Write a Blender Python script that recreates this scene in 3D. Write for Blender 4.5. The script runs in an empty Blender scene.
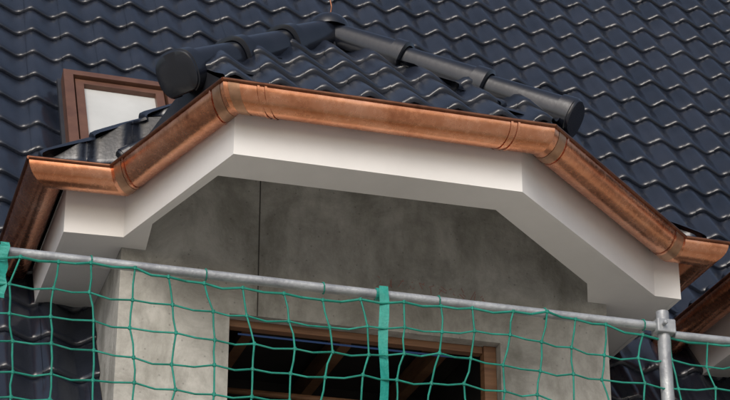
import bpy, bmesh, math, random
from mathutils import Vector, Matrix
random.seed(7)
G=7.2
sc=bpy.context.scene
sc.view_settings.view_transform='Standard'
sc.view_settings.look='None'
sc.view_settings.exposure=0
# ------------------------------------------------------------------ materials
def mat(name,base,rough=.6,metal=0,var=None,vscale=4,bump=0,bscale=40,stretch=(1,1,1),rvar=0,spec=.5,detail=6,coat=0):
    m=bpy.data.materials.new(name);m.use_nodes=True
    nt=m.node_tree;N=nt.nodes;Lk=nt.links
    b=N['Principled BSDF']
    b.inputs['Roughness'].default_value=rough;b.inputs['Metallic'].default_value=metal
    b.inputs['Specular IOR Level'].default_value=spec
    b.inputs['Coat Weight'].default_value=coat
    b.inputs['Base Color'].default_value=(*base,1)
    tc=N.new('ShaderNodeTexCoord');mp=N.new('ShaderNodeMapping')
    mp.inputs['Scale'].default_value=stretch
    Lk.new(tc.outputs['Object'],mp.inputs['Vector'])
    if var:
        n=N.new('ShaderNodeTexNoise');n.inputs['Scale'].default_value=vscale;n.inputs['Detail'].default_value=detail
        n.inputs['Roughness'].default_value=.6
        Lk.new(mp.outputs[0],n.inputs['Vector'])
        r=N.new('ShaderNodeValToRGB');r.color_ramp.elements[0].position=.32;r.color_ramp.elements[1].position=.68
        r.color_ramp.elements[0].color=(*base,1);r.color_ramp.elements[1].color=(*var,1)
        Lk.new(n.outputs['Fac'],r.inputs[0]);Lk.new(r.outputs[0],b.inputs['Base Color'])
        if rvar:
            mr=N.new('ShaderNodeMapRange');mr.inputs['To Min'].default_value=rough-rvar;mr.inputs['To Max'].default_value=rough+rvar
            Lk.new(n.outputs['Fac'],mr.inputs['Value']);Lk.new(mr.outputs[0],b.inputs['Roughness'])
    if bump:
        n2=N.new('ShaderNodeTexNoise');n2.inputs['Scale'].default_value=bscale;n2.inputs['Detail'].default_value=5
        Lk.new(mp.outputs[0],n2.inputs['Vector'])
        bp=N.new('ShaderNodeBump');bp.inputs['Strength'].default_value=bump;bp.inputs['Distance'].default_value=.01
        Lk.new(n2.outputs['Fac'],bp.inputs['Height']);Lk.new(bp.outputs[0],b.inputs['Normal'])
    return m
M_tile=mat('engobed_tile',(.006,.009,.016),.24,0,(.016,.020,.032),1.7,.15,45,rvar=.08,spec=.62)
M_cap=mat('ridge_cap_tile',(.006,.008,.013),.22,0,(.012,.014,.021),3,.07,25,rvar=.05,spec=.6)
M_flash=mat('dark_flashing',(.012,.013,.018),.5,0,(.025,.027,.033),5,.1,30)
M_white=mat('white_paint',(.72,.715,.70),.5,0,(.81,.805,.79),1.3,.08,30)
M_soff=mat('white_soffit_board',(.70,.695,.68),.55,0,(.79,.785,.77),1.3,.08,30)
M_galv=mat('galvanised_steel',(.40,.42,.43),.5,.4,(.22,.23,.25),9,.3,60,rvar=.1)
M_net=mat('green_net_rope',(.0,.15,.105),.7,0,(.005,.24,.18),20)
M_strap=mat('green_strap',(.0,.2,.16),.6,0,(.01,.28,.23),20,.3,90)
M_wood=mat('timber',(.15,.07,.035),.6,0,(.27,.14,.07),6,.2,30,stretch=(.3,1,6))
M_winfr=mat('brown_window_frame',(.085,.036,.022),.45,0,(.13,.06,.036),6,.1,30)
M_blue=mat('blue_tape',(.03,.09,.28),.5)
M_dark=mat('dark_room',(.04,.036,.032),.9,0,(.025,.025,.025),3)
M_blind=mat('pale_roller_blind',(.46,.47,.46),.4,0,(.55,.56,.55),2,spec=.4)
M_joint=mat('joint_filler',(.06,.055,.05),.9)
M_red=mat('red_chalk',(.36,.19,.165),.9)
M_ground=mat('gravel',(.31,.295,.27),.95,0,(.41,.39,.355),2,.4,60)
M_plaster=mat('render_plaster',(.5,.48,.44),.9,0,(.55,.53,.5),3,.2,80)
M_plank=mat('scaffold_plank',(.28,.2,.12),.8,0,(.36,.27,.17),5,.2,30,stretch=(.3,4,1))
def copper_mat(name,a,b_,c,rough):
    m=bpy.data.materials.new(name);m.use_nodes=True
    nt=m.node_tree;N=nt.nodes;Lk=nt.links;b=N['Principled BSDF']
    b.inputs['Metallic'].default_value=.97
    tc=N.new('ShaderNodeTexCoord')
    n1=N.new('ShaderNodeTexNoise');n1.inputs['Scale'].default_value=2.6;n1.inputs['Detail'].default_value=8;n1.inputs['Roughness'].default_value=.64
    n2=N.new('ShaderNodeTexNoise');n2.inputs['Scale'].default_value=30;n2.inputs['Detail'].default_value=3
    Lk.new(tc.outputs['Object'],n1.inputs['Vector']);Lk.new(tc.outputs['Object'],n2.inputs['Vector'])
    r=N.new('ShaderNodeValToRGB');e=r.color_ramp.elements
    e[0].position=.3;e[0].color=(*a,1);e[1].position=.7;e[1].color=(*c,1)
    k=e.new(.48);k.color=(*b_,1)
    mx=N.new('ShaderNodeMix');mx.data_type='FLOAT';mx.inputs[0].default_value=.22
    Lk.new(n1.outputs['Fac'],mx.inputs[2]);Lk.new(n2.outputs['Fac'],mx.inputs[3])
    Lk.new(mx.outputs[0],r.inputs[0]);Lk.new(r.outputs[0],b.inputs['Base Color'])
    mr=N.new('ShaderNodeMapRange');mr.inputs['To Min'].default_value=rough-.06;mr.inputs['To Max'].default_value=rough+.12
    Lk.new(n2.outputs['Fac'],mr.inputs['Value']);Lk.new(mr.outputs[0],b.inputs['Roughness'])
    bp=N.new('ShaderNodeBump');bp.inputs['Strength'].default_value=.35;bp.inputs['Distance'].default_value=.014
    n3=N.new('ShaderNodeTexNoise');n3.inputs['Scale'].default_value=6;n3.inputs['Detail'].default_value=2
    Lk.new(tc.outputs['Object'],n3.inputs['Vector']);Lk.new(n3.outputs['Fac'],bp.inputs['Height']);Lk.new(bp.outputs[0],b.inputs['Normal'])
    return m
M_cu=copper_mat('copper',(.44,.155,.075),(.72,.31,.165),(.90,.47,.30),.23)
M_cu2=copper_mat('soldered_copper',(.28,.15,.085),(.48,.27,.165),(.6,.4,.27),.38)
M_cu3=copper_mat('dark_copper_bead',(.10,.04,.025),(.2,.085,.05),(.3,.14,.08),.4)
def concrete():
    m=bpy.data.materials.new('raw_concrete');m.use_nodes=True
    nt=m.node_tree;N=nt.nodes;Lk=nt.links;b=N['Principled BSDF'];b.inputs['Roughness'].default_value=.9
    tc=N.new('ShaderNodeTexCoord')
    n1=N.new('ShaderNodeTexNoise');n1.inputs['Scale'].default_value=2.3;n1.inputs['Detail'].default_value=10;n1.inputs['Roughness'].default_value=.72;n1.inputs['Distortion'].default_value=.5
    mp=N.new('ShaderNodeMapping');mp.inputs['Scale'].default_value=(4,4,1.6)
    Lk.new(tc.outputs['Object'],mp.inputs[0])
    n2=N.new('ShaderNodeTexNoise');n2.inputs['Scale'].default_value=1.0;n2.inputs['Detail'].default_value=8;n2.inputs['Roughness'].default_value=.65
    Lk.new(tc.outputs['Object'],n1.inputs['Vector']);Lk.new(mp.outputs[0],n2.inputs['Vector'])
    r=N.new('ShaderNodeValToRGB');e=r.color_ramp.elements
    e[0].position=.35;e[0].color=(.28,.275,.25,1);e[1].position=.64;e[1].color=(.52,.515,.48,1)
    Lk.new(n1.outputs['Fac'],r.inputs[0])
    r2=N.new('ShaderNodeValToRGB');r2.color_ramp.elements[0].position=.38;r2.color_ramp.elements[0].color=(.72,.72,.70,1);r2.color_ramp.elements[1].position=.55;r2.color_ramp.elements[1].color=(1,1,1,1)
    Lk.new(n2.outputs['Fac'],r2.inputs[0])
    mx=N.new('ShaderNodeMix');mx.data_type='RGBA';mx.blend_type='MULTIPLY';mx.inputs[0].default_value=1
    Lk.new(r.outputs[0],mx.inputs[6]);Lk.new(r2.outputs[0],mx.inputs[7])
    n4=N.new('ShaderNodeTexVoronoi');n4.inputs['Scale'].default_value=16;Lk.new(tc.outputs['Object'],n4.inputs['Vector'])
    r4=N.new('ShaderNodeValToRGB');r4.color_ramp.elements[0].position=.07;r4.color_ramp.elements[0].color=(.5,.5,.5,1);r4.color_ramp.elements[1].position=.13;r4.color_ramp.elements[1].color=(1,1,1,1)
    Lk.new(n4.outputs['Distance'],r4.inputs[0])
    mx2=N.new('ShaderNodeMix');mx2.data_type='RGBA';mx2.blend_type='MULTIPLY';mx2.inputs[0].default_value=.6
    Lk.new(mx.outputs[2],mx2.inputs[6]);Lk.new(r4.outputs[0],mx2.inputs[7]);Lk.new(mx2.outputs[2],b.inputs['Base Color'])
    n3=N.new('ShaderNodeTexNoise');n3.inputs['Scale'].default_value=35;n3.inputs['Detail'].default_value=8
    Lk.new(tc.outputs['Object'],n3.inputs['Vector'])
    bp=N.new('ShaderNodeBump');bp.inputs['Strength'].default_value=.45;bp.inputs['Distance'].default_value=.01
    Lk.new(n3.outputs['Fac'],bp.inputs['Height']);Lk.new(bp.outputs[0],b.inputs['Normal'])
    return m
M_conc=concrete()
# ------------------------------------------------------------------ helpers
def empty(name):
    e=bpy.data.objects.new(name,None);sc.collection.objects.link(e);return e
def obj(name,vs,fs,m,parent=None,smooth=None):
    me=bpy.data.meshes.new(name);me.from_pydata([tuple(v) for v in vs],[],fs);me.update()
    ms=m if isinstance(m,list) else [m]
    for k in ms: me.materials.append(k)
    o=bpy.data.objects.new(name,me);sc.collection.objects.link(o)
    if smooth is not None:
        me.polygons.foreach_set('use_smooth',[True]*len(me.polygons));me.set_sharp_from_angle(angle=math.radians(smooth))
    if parent:o.parent=parent
    return o
class MB:
    def __init__(s): s.v=[];s.f=[]
    def add(s,vs,fs):
        k=len(s.v);s.v+= [Vector(v) for v in vs];s.f+=[tuple(i+k for i in f) for f in fs]
    def box(s,x0,x1,y0,y1,z0,z1):
        s.add([(x,y,z) for x in(x0,x1) for y in(y0,y1) for z in(z0,z1)],
              [(0,1,3,2),(4,6,7,5),(0,4,5,1),(2,3,7,6),(0,2,6,4),(1,5,7,3)])
    def prism(s,poly,z0,z1):
        n=len(poly)
        s.add([(x,y,z0) for x,y in poly]+[(x,y,z1) for x,y in poly],
              [tuple(range(n))[::-1],tuple(range(n,2*n))]+[(i,(i+1)%n,n+(i+1)%n,n+i) for i in range(n)])
    def tube(s,a,b,r0,r1=None,n=14,caps=True):
        a=Vector(a);b=Vector(b);r1=r0 if r1 is None else r1
        d=(b-a).normalized();p=d.orthogonal().normalized();q=d.cross(p)
        vs=[]
        for c,r in((a,r0),(b,r1)):
            for i in range(n):
                t=2*math.pi*i/n;vs.append(c+(p*math.cos(t)+q*math.sin(t))*r)
        fs=[(i,(i+1)%n,n+(i+1)%n,n+i) for i in range(n)]
        if caps: fs+=[tuple(range(n))[::-1],tuple(range(n,2*n))]
        s.add(vs,fs)
    def done(s,name,m,parent=None,smooth=None,loc=None): return obj(name,s.v,s.f,m,parent,smooth)
def offset(poly,o):
    P=[Vector(p) for p in poly];n=len(P);res=[]
    dirs=[(P[i+1]-P[i]).normalized() for i in range(n-1)]
    nor=[Vector((-d.y,d.x)) for d in dirs]
    for i in range(n):
        if i==0: res.append(P[0]+nor[0]*o)
        elif i==n-1: res.append(P[-1]+nor[-1]*o)
        else:
            a,b=nor[i-1],nor[i];res.append(P[i]+(a+b)*(o/(1+a.dot(b))))
    return res
def tile_facet(name,poly,O,e,s,parent,m=M_tile,W=.31,R=.43,amp=.035):
    """pantile surface in plane O + a*e + b*s, clipped to the convex polygon poly (3-D points)."""
    e=Vector(e).normalized();s=Vector(s).normalized();n=e.cross(s)
    if n.z<0:n=-n
    O=Vector(O);P=[Vector(p) for p in poly]
    As=[(p-O).dot(e) for p in P];Bs=[(p-O).dot(s) for p in P]
    c0=math.floor(min(As)/W);c1=math.ceil(max(As)/W);r0=math.floor(min(Bs)/R);r1=math.ceil(max(Bs)/R)
    xs=[0,.1,.2,.3,.4,.5,.6,.7,.8,.9,.985]
    def prof(x): return amp*(math.sin(2*math.pi*x)+.18*math.sin(4*math.pi*x))+.007*x
    vr=[(0,-.006),(.003,.020),(.014,.031),(.05,.034),(R*.6,.018),(R-.001,.0)]
    vs=[];fs=[];cols=(c1-c0)*len(xs)
    rnd=random.Random(11)
    for r in range(r0,r1):
        base=len(vs)
        jit=[(rnd.uniform(-.004,.004),rnd.uniform(-.008,.008)) for _ in range(c0,c1)]
        for (ds,h) in vr:
            for ci,c in enumerate(range(c0,c1)):
                jh,js=jit[ci]
                for x in xs:
                    hh=h+prof(x)+jh*(1-ds/R)
                    vs.append(O+e*((c+x)*W)+s*(r*R+ds+(js if ds<.06 else 0))+n*hh)
        for j in range(len(vr)-1):
            for i in range(cols-1):
                a=base+j*cols+i;fs.append((a,a+1,a+1+cols,a+cols))
    me=bpy.data.meshes.new(name);me.from_pydata(vs,[],fs)
    bm=bmesh.new();bm.from_mesh(me)
    cen=sum(P,Vector())/len(P)
    for i in range(len(P)):
        a=P[i];b=P[(i+1)%len(P)]
        d=(b-a).normalized();no=d.cross(n)
        if (cen-a).dot(no)>0:no=-no
        bmesh.ops.bisect_plane(bm,geom=bm.verts[:]+bm.edges[:]+bm.faces[:],plane_co=a,plane_no=no,clear_outer=True)
    bm.to_mesh(me);bm.free()
    me.materials.append(m)
    me.polygons.foreach_set('use_smooth',[True]*len(me.polygons));me.set_sharp_from_angle(angle=math.radians(50))
    o=bpy.data.objects.new(name,me);sc.collection.objects.link(o);o.parent=parent
    return o
def tile_tri(name,a,b,c,parent,**k):
    a,b,c=Vector(a),Vector(b),Vector(c)
    ed=(b-a).normalized();nn=ed.cross(c-a);s=nn.cross(ed)
    if s.z<0:s=-s
    return tile_facet(name,[a,b,c],a,ed,s,parent,**k)
# ------------------------------------------------------------------ house
house=empty('brick_house')
TA=math.radians(55);V0=3.2
def onroof(u,z,h=0):
    return Vector((u,V0+z/math.tan(TA)-h*math.sin(TA),G+z+h*math.cos(TA)))
es=(0,math.cos(TA),math.sin(TA))
SH=5.11
ZR=7.6;ZE=-2.3
UL=-4.6;UR=11.0
def rp(u0,u1,z0,z1): return [onroof(u0,z0),onroof(u1,z0),onroof(u1,z1),onroof(u0,z1)]
tile_facet('main_roof_tiles',rp(UL,UR,.3,ZR),(0,V0,G),(1,0,0),es,house)
tile_facet('main_roof_tiles_lower',rp(UL,-.25,ZE,.3),(0,V0,G),(1,0,0),es,house)
tile_facet('main_roof_tiles_between',rp(3.2,-.25+SH,ZE,.3),(0,V0,G),(1,0,0),es,house)
tile_facet('main_roof_tiles_side',rp(3.2+SH,UR,ZE,.3),(0,V0,G),(1,0,0),es,house)
WV=1.83
ridgeV=V0+ZR/math.tan(TA)
b=MB()
bz=G+ZE;by=2*ridgeV-onroof(0,ZE).y
b.add([(UL,ridgeV,G+ZR),(UR,ridgeV,G+ZR),(UR,by,bz),(UL,by,bz)],[(0,1,2,3)])
b.done('rear_roof',M_tile,house)
b=MB()
for u in(UL+.3,UR-.3):
    b.add([(u,1.9,0),(u,by-.4,0),(u,by-.4,bz+.3),(u,ridgeV,G+ZR-.25),(u,1.9,bz+.3)],[(0,1,2,3,4)])
b.add([(UL+.3,by-.4,0),(UR-.3,by-.4,0),(UR-.3,by-.4,bz+.3),(UL+.3,by-.4,bz+.3)],[(0,1,2,3)])
b.done('gable_walls',M_plaster,house)
b=MB()
for u0,u1 in((UL+.3,-.25),(3.195,-.25+SH),(3.195+SH,UR-.3)):
    b.box(u0,u1,WV+.05,WV+.3,0,G+ZE+.25)
b.done('front_wall',M_plaster,house)
b=MB();b.tube((UL,ridgeV,G+ZR+.02),(UR,ridgeV,G+ZR+.02),.12);b.done('ridge_caps',M_cap,house,40)

RIM=[(-.94,5.0),(-.94,1.37),(-.42,1.345),(0,0),(2.09,0),(3.58,1.31),(3.91,1.315),(3.91,5.0)]
FAS=[(-.65,4.4),(-.65,1.68),(-.265,1.655),(.135,.262),(1.965,.262),(3.45,1.58),(3.65,1.585),(3.65,4.4)]
RR=.125
def gutter(du,suffix):
    g=empty('copper_gutter'+suffix)
    rim=[(x+du,y) for x,y in RIM]
    def seg_faces(mb,i,t0,t1,ex,a0=-6,a1=186,nseg=22):
        prof=[]
        for k in range(nseg+1):
            th=math.radians(a0+(a1-a0)*k/nseg)
            prof.append((RR-(RR+ex)*math.cos(th),-(RR+ex)*math.sin(th)))
        vs=[]
        for o,z in prof:
            q=offset(rim,o);p0,p1=q[i],q[i+1]
            for t in (t0,t1):
                p=p0.lerp(p1,t);vs.append((p.x,p.y,G+z))
        mb.add(vs,[(2*k,2*k+1,2*k+3,2*k+2) for k in range(nseg)])
    body=MB()
    for i in range(len(rim)-1):
        seg_faces(body,i,0,1,0);seg_faces(body,i,0,1,-.004)
    body.done('trough',M_cu,g,35)
    bead=MB()
    for o in(-.004,2*RR):
        q=offset(rim,o)
        for i in range(len(q)-1):
            bead.tube((q[i].x,q[i].y,G+.006),(q[i+1].x,q[i+1].y,G+.006),.012,n=10)
    bead.done('rolled_bead',M_cu3,g,40)
    sol=MB();lap=MB()
    L=[(Vector(rim[i+1])-Vector(rim[i])).length for i in range(len(rim)-1)]
    def at(i,d,w,mb,ex):
        t=d/L[i];seg_faces(mb,i,t,t+w/L[i],ex)
    for i,d,w in((2,.04,.09),(2,1.28,.09),(3,.03,.07),(4,.06,.09),(4,1.84,.11)):
        at(i,d,w,sol,.002)
    for i,d in((3,.21),(3,.255),(3,1.80),(3,1.845),(2,.15),(2,1.25),(4,.17),(4,1.82)):
        at(i,d,.014,lap,.007)
    sol.done('solder_sleeves',M_cu2,g,35);lap.done('lap_joints',M_cu,g,35)
    return g
def caps(mb,A,E,n,r,flare=.02,sq=.85,r_end=None):
    A=Vector(A);E=Vector(E);d=(E-A).normalized()
    side=d.cross(Vector((0,0,1))).normalized();upv=side.cross(d).normalized()
    Lh=(E-A).length;step=Lh/n
    N=37;a0=-60;a1=240
    r_end=r_end or r
    def se(v): return math.copysign(abs(v)**.8,v)   # slightly squared, flanged profile
    def ring(c,rr):
        R=[]
        for k in range(N):
            t=math.radians(a0+(a1-a0)*k/(N-1))
            R.append(c+(side*se(math.cos(t))+upv*sq*se(math.sin(t)))*rr)
        return R
    for i in range(n):
        rb=r+(r_end-r)*(i+1)/n
        c0=A+d*(step*i-(.06 if i else 0));c1=A+d*(step*(i+1))
        pts=[(0,rb-.026),(.84,rb-.002),(.85,rb+flare),(.985,rb+flare+.003),(.99,rb+flare-.003),(1,rb-.012)]
        vs=[]
        for t,rr in pts: vs+=ring(c0.lerp(c1,t),rr)
        mb.add(vs,[(j*N+k,j*N+k+1,(j+1)*N+k+1,(j+1)*N+k) for j in range(len(pts)-1) for k in range(N-1)])
    R0=r_end+flare-.003
    vs=[];st=[(-.012,R0),(.004,R0*.985),(.011,R0*.93),(.012,R0*.3)]
    for t,rr in st: vs+=ring(E+d*t,rr)
    fs=[(j*N+k,j*N+(k+1)%N,(j+1)*N+(k+1)%N,(j+1)*N+k) for j in range(len(st)-1) for k in range(N)]
    fs.append(tuple(range((len(st)-1)*N,len(st)*N)))
    mb.add(vs,fs)
def dormer(du,tag):
    P=house
    rim=[(x+du,y) for x,y in RIM];fas=[(x+du,y) for x,y in FAS]
    X=lambda pts:[(p[0]+du,p[1]) for p in pts]
    b=MB();q0=offset(fas,0);q1=offset(fas,.028)
    for i in range(len(rim)-1):
        a,c,d,e=q0[i],q0[i+1],q1[i+1],q1[i]
        b.add([(a.x,a.y,G-.34),(c.x,c.y,G-.34),(d.x,d.y,G-.34),(e.x,e.y,G-.34),(a.x,a.y,G+.03),(c.x,c.y,G+.03),(d.x,d.y,G+.03),(e.x,e.y,G+.03)],
              [(0,3,2,1),(4,5,6,7),(0,1,5,4),(2,3,7,6)])
    b.done('fascia'+tag,M_white,P)
    o=[(p.x,p.y) for p in offset(fas,.0285)]
    b=MB();z0,z1=G-.337,G-.317
    inn=X([(-.05,1.40),(.115,.585),(1.90,.565),(2.92,1.52)])
    b.prism([o[3],o[4],inn[2],inn[1]],z0,z1)
    b.prism([o[4],o[5],(2.97+du,1.64),inn[3],inn[2]],z0,z1)
    b.prism([o[3],inn[1],(-.125+du,1.40),(-.085+du,WV-.002),(o[2][0],WV-.002),o[2]],z0,z1)
    b.prism([o[1],o[2],(o[2][0],WV-.002),(o[1][0],WV-.002)],z0,z1)
    b.prism([o[5],o[6],(o[6][0],WV-.002),(3.05+du,WV-.002),(2.97+du,1.64)],z0,z1)
    b.prism([(o[0][0],WV-.002),(-.246+du,WV-.002),(-.246+du,4.2),(o[0][0],4.2)],z0,z1)
    b.prism([(3.192+du,WV-.002),(o[6][0],WV-.002),(o[6][0],4.2),(3.192+du,4.2)],z0,z1)
    b.done('soffit'+tag,M_soff,P)
    b=MB();up=[(-.085+du,WV-.003),(-.125+du,1.40)]+inn[1:]+[(3.05+du,WV-.003)]
    for i in range(len(up)-1):
        a,c=up[i],up[i+1]
        b.add([(a[0],a[1],z0+.001),(c[0],c[1],z0+.001),(c[0],c[1],G+.34),(a[0],a[1],G+.34)],[(0,1,2,3)])
    b.add([(x,y,G+.34) for x,y in up],[tuple(range(len(up)))])
    b.done('recess_lining'+tag,M_soff,P)
    u0,u1,w0,w1=-.244+du,3.19+du,.494+du,2.388+du
    zb,zt=0,G+.335;h0,h1=G-2.15,G-.715
    b=MB()
    us=[u0,w0,w1,u1];zs=[zb,h0,h1,zt]
    vs=[(u,WV,z) for z in zs for u in us];fs=[(j*4+i,j*4+i+1,(j+1)*4+i+1,(j+1)*4+i) for j in range(3) for i in range(3) if not(i==1 and j==1)]
    b.add(vs,fs)
    T=.22
    for (a,c) in(((w0,h0),(w0,h1)),((w0,h1),(w1,h1)),((w1,h1),(w1,h0)),((w1,h0),(w0,h0))):
        b.add([(a[0],WV,a[1]),(c[0],WV,c[1]),(c[0],WV+T,c[1]),(a[0],WV+T,a[1])],[(0,1,2,3)])
    for u in(u0,u1): b.add([(u,WV,zb),(u,WV,zt),(u,4.4,zt),(u,4.4,zb)],[(0,1,2,3)])
    b.done('concrete_wall'+tag,M_conc,P)
    b=MB();b.box(.677+du,.685+du,WV-.0015,WV+.01,G-.714,G+.33)
    b.done('panel_joints'+tag,M_joint,P)
    b=MB();x0,x1,y0,y1=w0-.1,w1+.1,WV+T,WV+1.9
    v=[(x0,y0,h0-.02),(x1,y0,h0-.02),(x1,y1,h0-.02),(x0,y1,h0-.02),(x0,y0,h1+.25),(x1,y0,h1+.25),(x1,y1,h1+.25),(x0,y1,h1+.25)]
    b.add(v,[(0,1,2,3),(4,7,6,5),(0,3,7,4),(1,5,6,2),(3,2,6,7)])
    b.done('room_interior'+tag,M_dark,P)
    b=MB()
    b.box(w1-.09,w1-.003,WV+.08,WV+.16,h0+.002,h1-.002)
    b.box(w0+.003,w1-.095,WV+.10,WV+.17,h1-.05,h1-.002)
    for k in range(3): b.box(w0+.2+k*.7,w0+.28+k*.7,WV+.5,WV+1.8,h1+.05,h1+.2)
    b.tube((w0+.05,WV+1.2,h1-.10),(w1-.1,WV+.3,h1-.42),.022,n=8)
    b.done('window_timbers'+tag,M_wood,P)
    b=MB();b.box(w0+.1,w1-.15,WV+.175,WV+.18,h1-.075,h1-.062);b.done('tape'+tag,M_blue,P)
    m=.90
    fz=lambda V:G+.04+m*(V-.08)
    A=(.99+du,1.29,fz(1.29));ER=(2.30+du,.36,fz(.36));EL=(-.05+du,.42,fz(.42))
    P3=(.02+du,.06,fz(.06));P4=(2.08+du,.06,fz(.06))
    sl=Vector((0,1,m)).normalized()
    tile_facet('dormer_front_tiles'+tag,[P3,P4,ER,A,EL],(.02+du,.06,G+.03),(1,0,0),sl,P,W=.28,R=.37)
    z=G+.06
    P2=(-.32+du,1.42,z);P1=(-.84+du,1.46,z);SB=(-.84+du,4.2,z);Rb=(.99+du,4.2,A[2])
    tile_facet('dormer_side_tiles'+tag,[P1,SB,Rb,A],P1,(0,1,0),(Vector(A)-Vector((P1[0],A[1],P1[2]))),P,W=.28,R=.37)
    P3b=(.06+du,.08,z-.03);ELb=(-.06+du,.44,G+.30)
    tile_tri('dormer_cheek_tiles'+tag,P3b,P2,A,P,W=.28,R=.37,amp=.025)
    tile_tri('dormer_corner_tiles'+tag,P1,P2,A,P,W=.28,R=.37,amp=.025)
    P4b=(2.05+du,.08,z-.03);P5=(3.48+du,1.43,z);P6=(3.80+du,1.43,z);SBr=(3.80+du,4.2,z)
    tile_tri('dormer_right_tiles'+tag,P4b,P5,A,P,W=.28,R=.37)
    tile_tri('dormer_right_corner_tiles'+tag,P5,P6,A,P,W=.28,R=.37)
    tile_facet('dormer_right_side_tiles'+tag,[P6,SBr,Rb,A],P6,(0,1,0),(Vector(A)-Vector((P6[0],A[1],P6[2]))),P,W=.28,R=.37)
    b=MB();b.add([P3b,P2,ELb],[(0,1,2)])
    for i in (1,2,4,5):
        a=offset(rim,.17)[i];c=offset(rim,.17)[i+1];a2=offset(rim,.30)[i];c2=offset(rim,.30)[i+1]
        b.add([(a.x,a.y,G+.035),(c.x,c.y,G+.035),(c2.x,c2.y,G+.075),(a2.x,a2.y,G+.075)],[(0,1,2,3)])
        b.add([(a.x,a.y,G+.035),(c.x,c.y,G+.035),(c.x,c.y,G+.005),(a.x,a.y,G+.005)],[(0,1,2,3)])
    b.done('eaves_flashing'+tag,M_flash,P)
    b=MB()
    Ac=Vector(A)+Vector((0,-.03,.03))
    caps(b,Ac,(-.20+du,.40,G+.215),3,.128,.014,.95,.142)
    caps(b,Ac,(2.37+du,.34,G+.265),3,.118,.012,.95,.120)
    caps(b,Ac+Vector((-.1,0,-.10)),(-.34+du,1.42,G+.10),4,.07,.008,.8)
    b.done('hip_caps'+tag,M_cap,P,40)
    b=MB()
    cen=Ac+Vector((0,-.01,.015))
    vs=[];N=18
    for j in range(7):
        ph=math.pi/2*j/6
        for k in range(N): vs.append(cen+Vector((math.cos(ph)*math.cos(2*math.pi*k/N)*.15,math.cos(ph)*math.sin(2*math.pi*k/N)*.15,math.sin(ph)*.13)))
    b.add(vs,[(j*N+k,j*N+(k+1)%N,(j+1)*N+(k+1)%N,(j+1)*N+k) for j in range(6) for k in range(N)])
    b.done('hip_junction'+tag,M_cap,P,60)
    b=MB();pts=[cen+Vector((0,-.02,.08)),cen+Vector((.02,0,.2)),cen+Vector((0,.02,.34)),cen+Vector((.05,.05,.6)),cen+Vector((.06,.08,.95))]
    for i in range(4): b.tube(pts[i],pts[i+1],.006,n=8)
    b.done('lightning_rod'+tag,M_cu3,P,60)
dormer(0,'');dormer(SH,'_second')
gutter(0,'');gutter(SH,'.001')
b=MB();rn=random.Random(3);x=1.5
for k in range(11):
    z=G-.36+rn.uniform(-.01,.01)-k*.004
    for j in range(3):
        a=(x+rn.uniform(0,.05),WV-.0015,z+rn.uniform(-.04,.04));c=(x+rn.uniform(0,.06),WV-.0015,z+rn.uniform(-.04,.04))
        b.tube(a,c,.0022,n=5)
    x+=.075
b.done('chalk_marks',M_red,house)
# roof window on main roof
rw=empty('roof_window')
def rbox(mb,u0,u1,s0,s1,h0,h1):
    n=Vector((0,-math.sin(TA),math.cos(TA)));s=Vector(es);O=Vector((0,V0,G))
    mb.add([O+Vector((u,0,0))+s*t+n*h for u in(u0,u1) for t in(s0,s1) for h in(h0,h1)],[(0,1,3,2),(4,6,7,5),(0,4,5,1),(2,3,7,6),(0,2,6,4),(1,5,7,3)])
s0=1.65;s1=2.92;ua=-.35;ub=.60
b=MB()
rbox(b,ua,ua+.08,s0,s1,-.02,.19);rbox(b,ub-.08,ub,s0,s1,-.02,.19)
rbox(b,ua+.08,ub-.08,s1-.08,s1,-.02,.19);rbox(b,ua+.08,ub-.08,s0,s0+.07,-.02,.19)
rbox(b,ua+.10,ua+.17,s0+.09,s1-.10,.0,.16);rbox(b,ub-.17,ub-.10,s0+.09,s1-.10,.0,.16)
rbox(b,ua+.17,ub-.17,s1-.17,s1-.10,.0,.16);rbox(b,ua+.17,ub-.17,s0+.09,s0+.15,.0,.16)
b.done('frame',M_winfr,rw)
b=MB();rbox(b,ua+.17,ub-.17,s0+.15,s1-.17,.10,.115);b.done('glass',M_blind,rw)
b=MB();rbox(b,ua-.03,ub+.03,s0-.10,s1+.04,.03,.07);b.done('apron_flashing',M_flash,rw)
# ------------------------------------------------------------------ scaffold
sf=empty('scaffold')
SV=-.8;RZ=G-1.59
b=MB()
b.tube((-3.2,SV,RZ),(2.285,SV,RZ-.0),.026,n=20)
b.tube((2.40,SV+.0,RZ-.04),(5.6,SV,RZ-.02),.024,n=20)
for u in(-3.1,2.34,5.4):
    b.tube((u,SV,0),(u,SV,G-1.50),.036,n=20)
    b.tube((u,SV+.75,0),(u,SV+.75,G-2.5),.024,n=16)
    for z in(2.2,G-2.72): b.tube((u,SV,z),(u,SV+.75,z),.024,n=12)
for z in(2.3,G-2.65):
    b.tube((-3.1,SV,z),(5.4,SV,z),.024,n=12)
b.done('tubes',M_galv,sf,40)
b=MB()
for u in(2.34,):
    b.box(u-.055,u+.055,SV-.05,SV+.045,RZ-.045,RZ+.035)
    b.tube((u-.02,SV-.05,RZ),(u-.02,SV-.085,RZ),.014,n=6)
bb=b.done('couplers',M_galv,sf)
bv=bb.modifiers.new('b','BEVEL');bv.width=.012;bv.segments=3
b=MB()
for k in range(3): b.box(-3.2,5.5,SV+.06+k*.22,SV+.26+k*.22,G-2.70,G-2.655)
b.done('planks',M_plank,sf)
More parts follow.
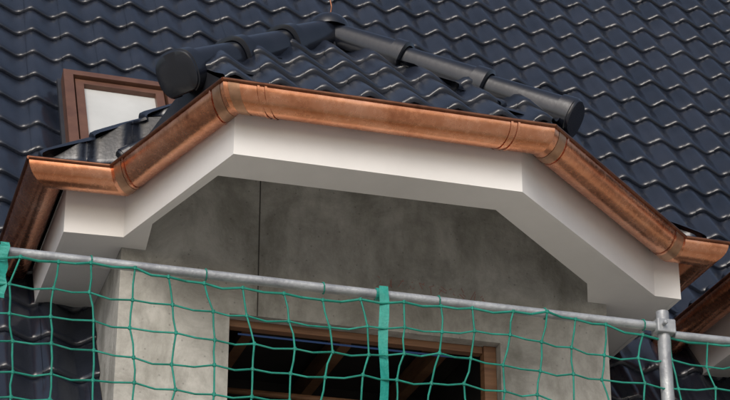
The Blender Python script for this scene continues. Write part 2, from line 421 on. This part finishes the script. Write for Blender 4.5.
# ------------------------------------------------------------------ net
net=MB();rn=random.Random(5)
CW,CH=.2,.148
nu=43;nv=12
U0=-3.2
def sag(u):
    t=(u+3.1)/5.44
    if t>1: t=(u-2.34)/3.1
    return -.02*math.sin(math.pi*max(0,min(1,t)))
nodes=[[None]*(nu+1) for _ in range(nv+1)]
for j in range(nv+1):
    for i in range(nu+1):
        u=U0+i*CW+rn.uniform(-.02,.02)+.022*math.sin(j*.9+i*.35)
        z=RZ-.035-j*CH+rn.uniform(-.014,.014)+sag(u)+.022*math.sin(i*.6+j*.4)
        v=SV-.035+.03*math.sin(i*.5+j*.7)+rn.uniform(-.01,.01)
        nodes[j][i]=Vector((u,v,z))
def rope(a,c,r=.005,drop=0):
    m=(a+c)/2+Vector((rn.uniform(-.008,.008),rn.uniform(-.004,.004),-drop+rn.uniform(-.006,.006)))
    net.tube(a,m,r,n=6,caps=False);net.tube(m,c,r,n=6,caps=False)
for j in range(nv+1):
    for i in range(nu+1):
        if i<nu: rope(nodes[j][i],nodes[j][i+1],.0065 if j==0 else .005,.012)
        if j<nv: rope(nodes[j][i],nodes[j+1][i])
        p=nodes[j][i];net.tube(p-Vector((0,0,.009)),p+Vector((0,0,.009)),.009,n=6)
for i in range(0,nu,1):
    p=nodes[0][i]
    if i%3==0 and p.x<5.5:
        for k in range(8):
            t0=2*math.pi*k/8;t1=2*math.pi*(k+1)/8
            a=Vector((p.x+.012*k/8,SV+.031*math.cos(t0),RZ+.031*math.sin(t0)));c=Vector((p.x+.012*(k+1)/8,SV+.031*math.cos(t1),RZ+.031*math.sin(t1)))
            net.tube(a,c,.004,n=5)
no=net.done('safety_net',M_net,None,60)
b=MB()
for u,wd,ln in((.715,.05,1.2),(-1.27,.045,.3)):
    n=14
    vs=[];
    for k in range(n+1):
        z=RZ+.03-ln*k/n;off=.005*math.sin(k*1.3);
        tw=.008*math.sin(k*.7)
        vs+=[(u-wd/2+off,SV-.052+tw,z),(u+wd/2+off,SV-.052-tw,z)]
    b.add(vs,[(2*k,2*k+1,2*k+3,2*k+2) for k in range(n)])
    b.tube((u-wd*.6,SV,RZ),(u+wd*.6,SV,RZ),.034,n=16)
b.done('net_straps',M_strap,no)
# ------------------------------------------------------------------ ground
b=MB();b.add([(-300,-300,0),(300,-300,0),(300,300,0),(-300,300,0)],[(0,1,2,3)]);b.done('ground',M_ground)
# ------------------------------------------------------------------ light
w=bpy.data.worlds.new('World');sc.world=w;w.use_nodes=True
nt=w.node_tree;bg=nt.nodes['Background'];sky=nt.nodes.new('ShaderNodeTexSky')
sky.sky_type='NISHITA';sky.sun_disc=False
az=math.radians(205);el=math.radians(36)
sky.sun_elevation=el;sky.sun_rotation=az;sky.dust_density=4;sky.air_density=1;sky.ozone_density=1
hs=nt.nodes.new('ShaderNodeHueSaturation');hs.inputs['Saturation'].default_value=.78
nt.links.new(sky.outputs[0],hs.inputs['Color']);nt.links.new(hs.outputs[0],bg.inputs[0]);bg.inputs[1].default_value=.15
sd=bpy.data.lights.new('sun','SUN');sd.energy=1.05;sd.angle=math.radians(30);sd.color=(1,.985,.96)
so=bpy.data.objects.new('sun',sd);sc.collection.objects.link(so)
D=Vector((math.sin(az)*math.cos(el),math.cos(az)*math.cos(el),math.sin(el)))
so.rotation_euler=D.to_track_quat('Z','Y').to_euler()
# ------------------------------------------------------------------ camera
cd=bpy.data.cameras.new('camera');co=bpy.data.objects.new('camera',cd);sc.collection.objects.link(co)
co.location=(-2.197,-10.141,1.6);co.rotation_euler=(math.radians(115),0,math.radians(-16.83))
cd.sensor_width=36;cd.lens=98.63;cd.clip_end=1000
sc.camera=co
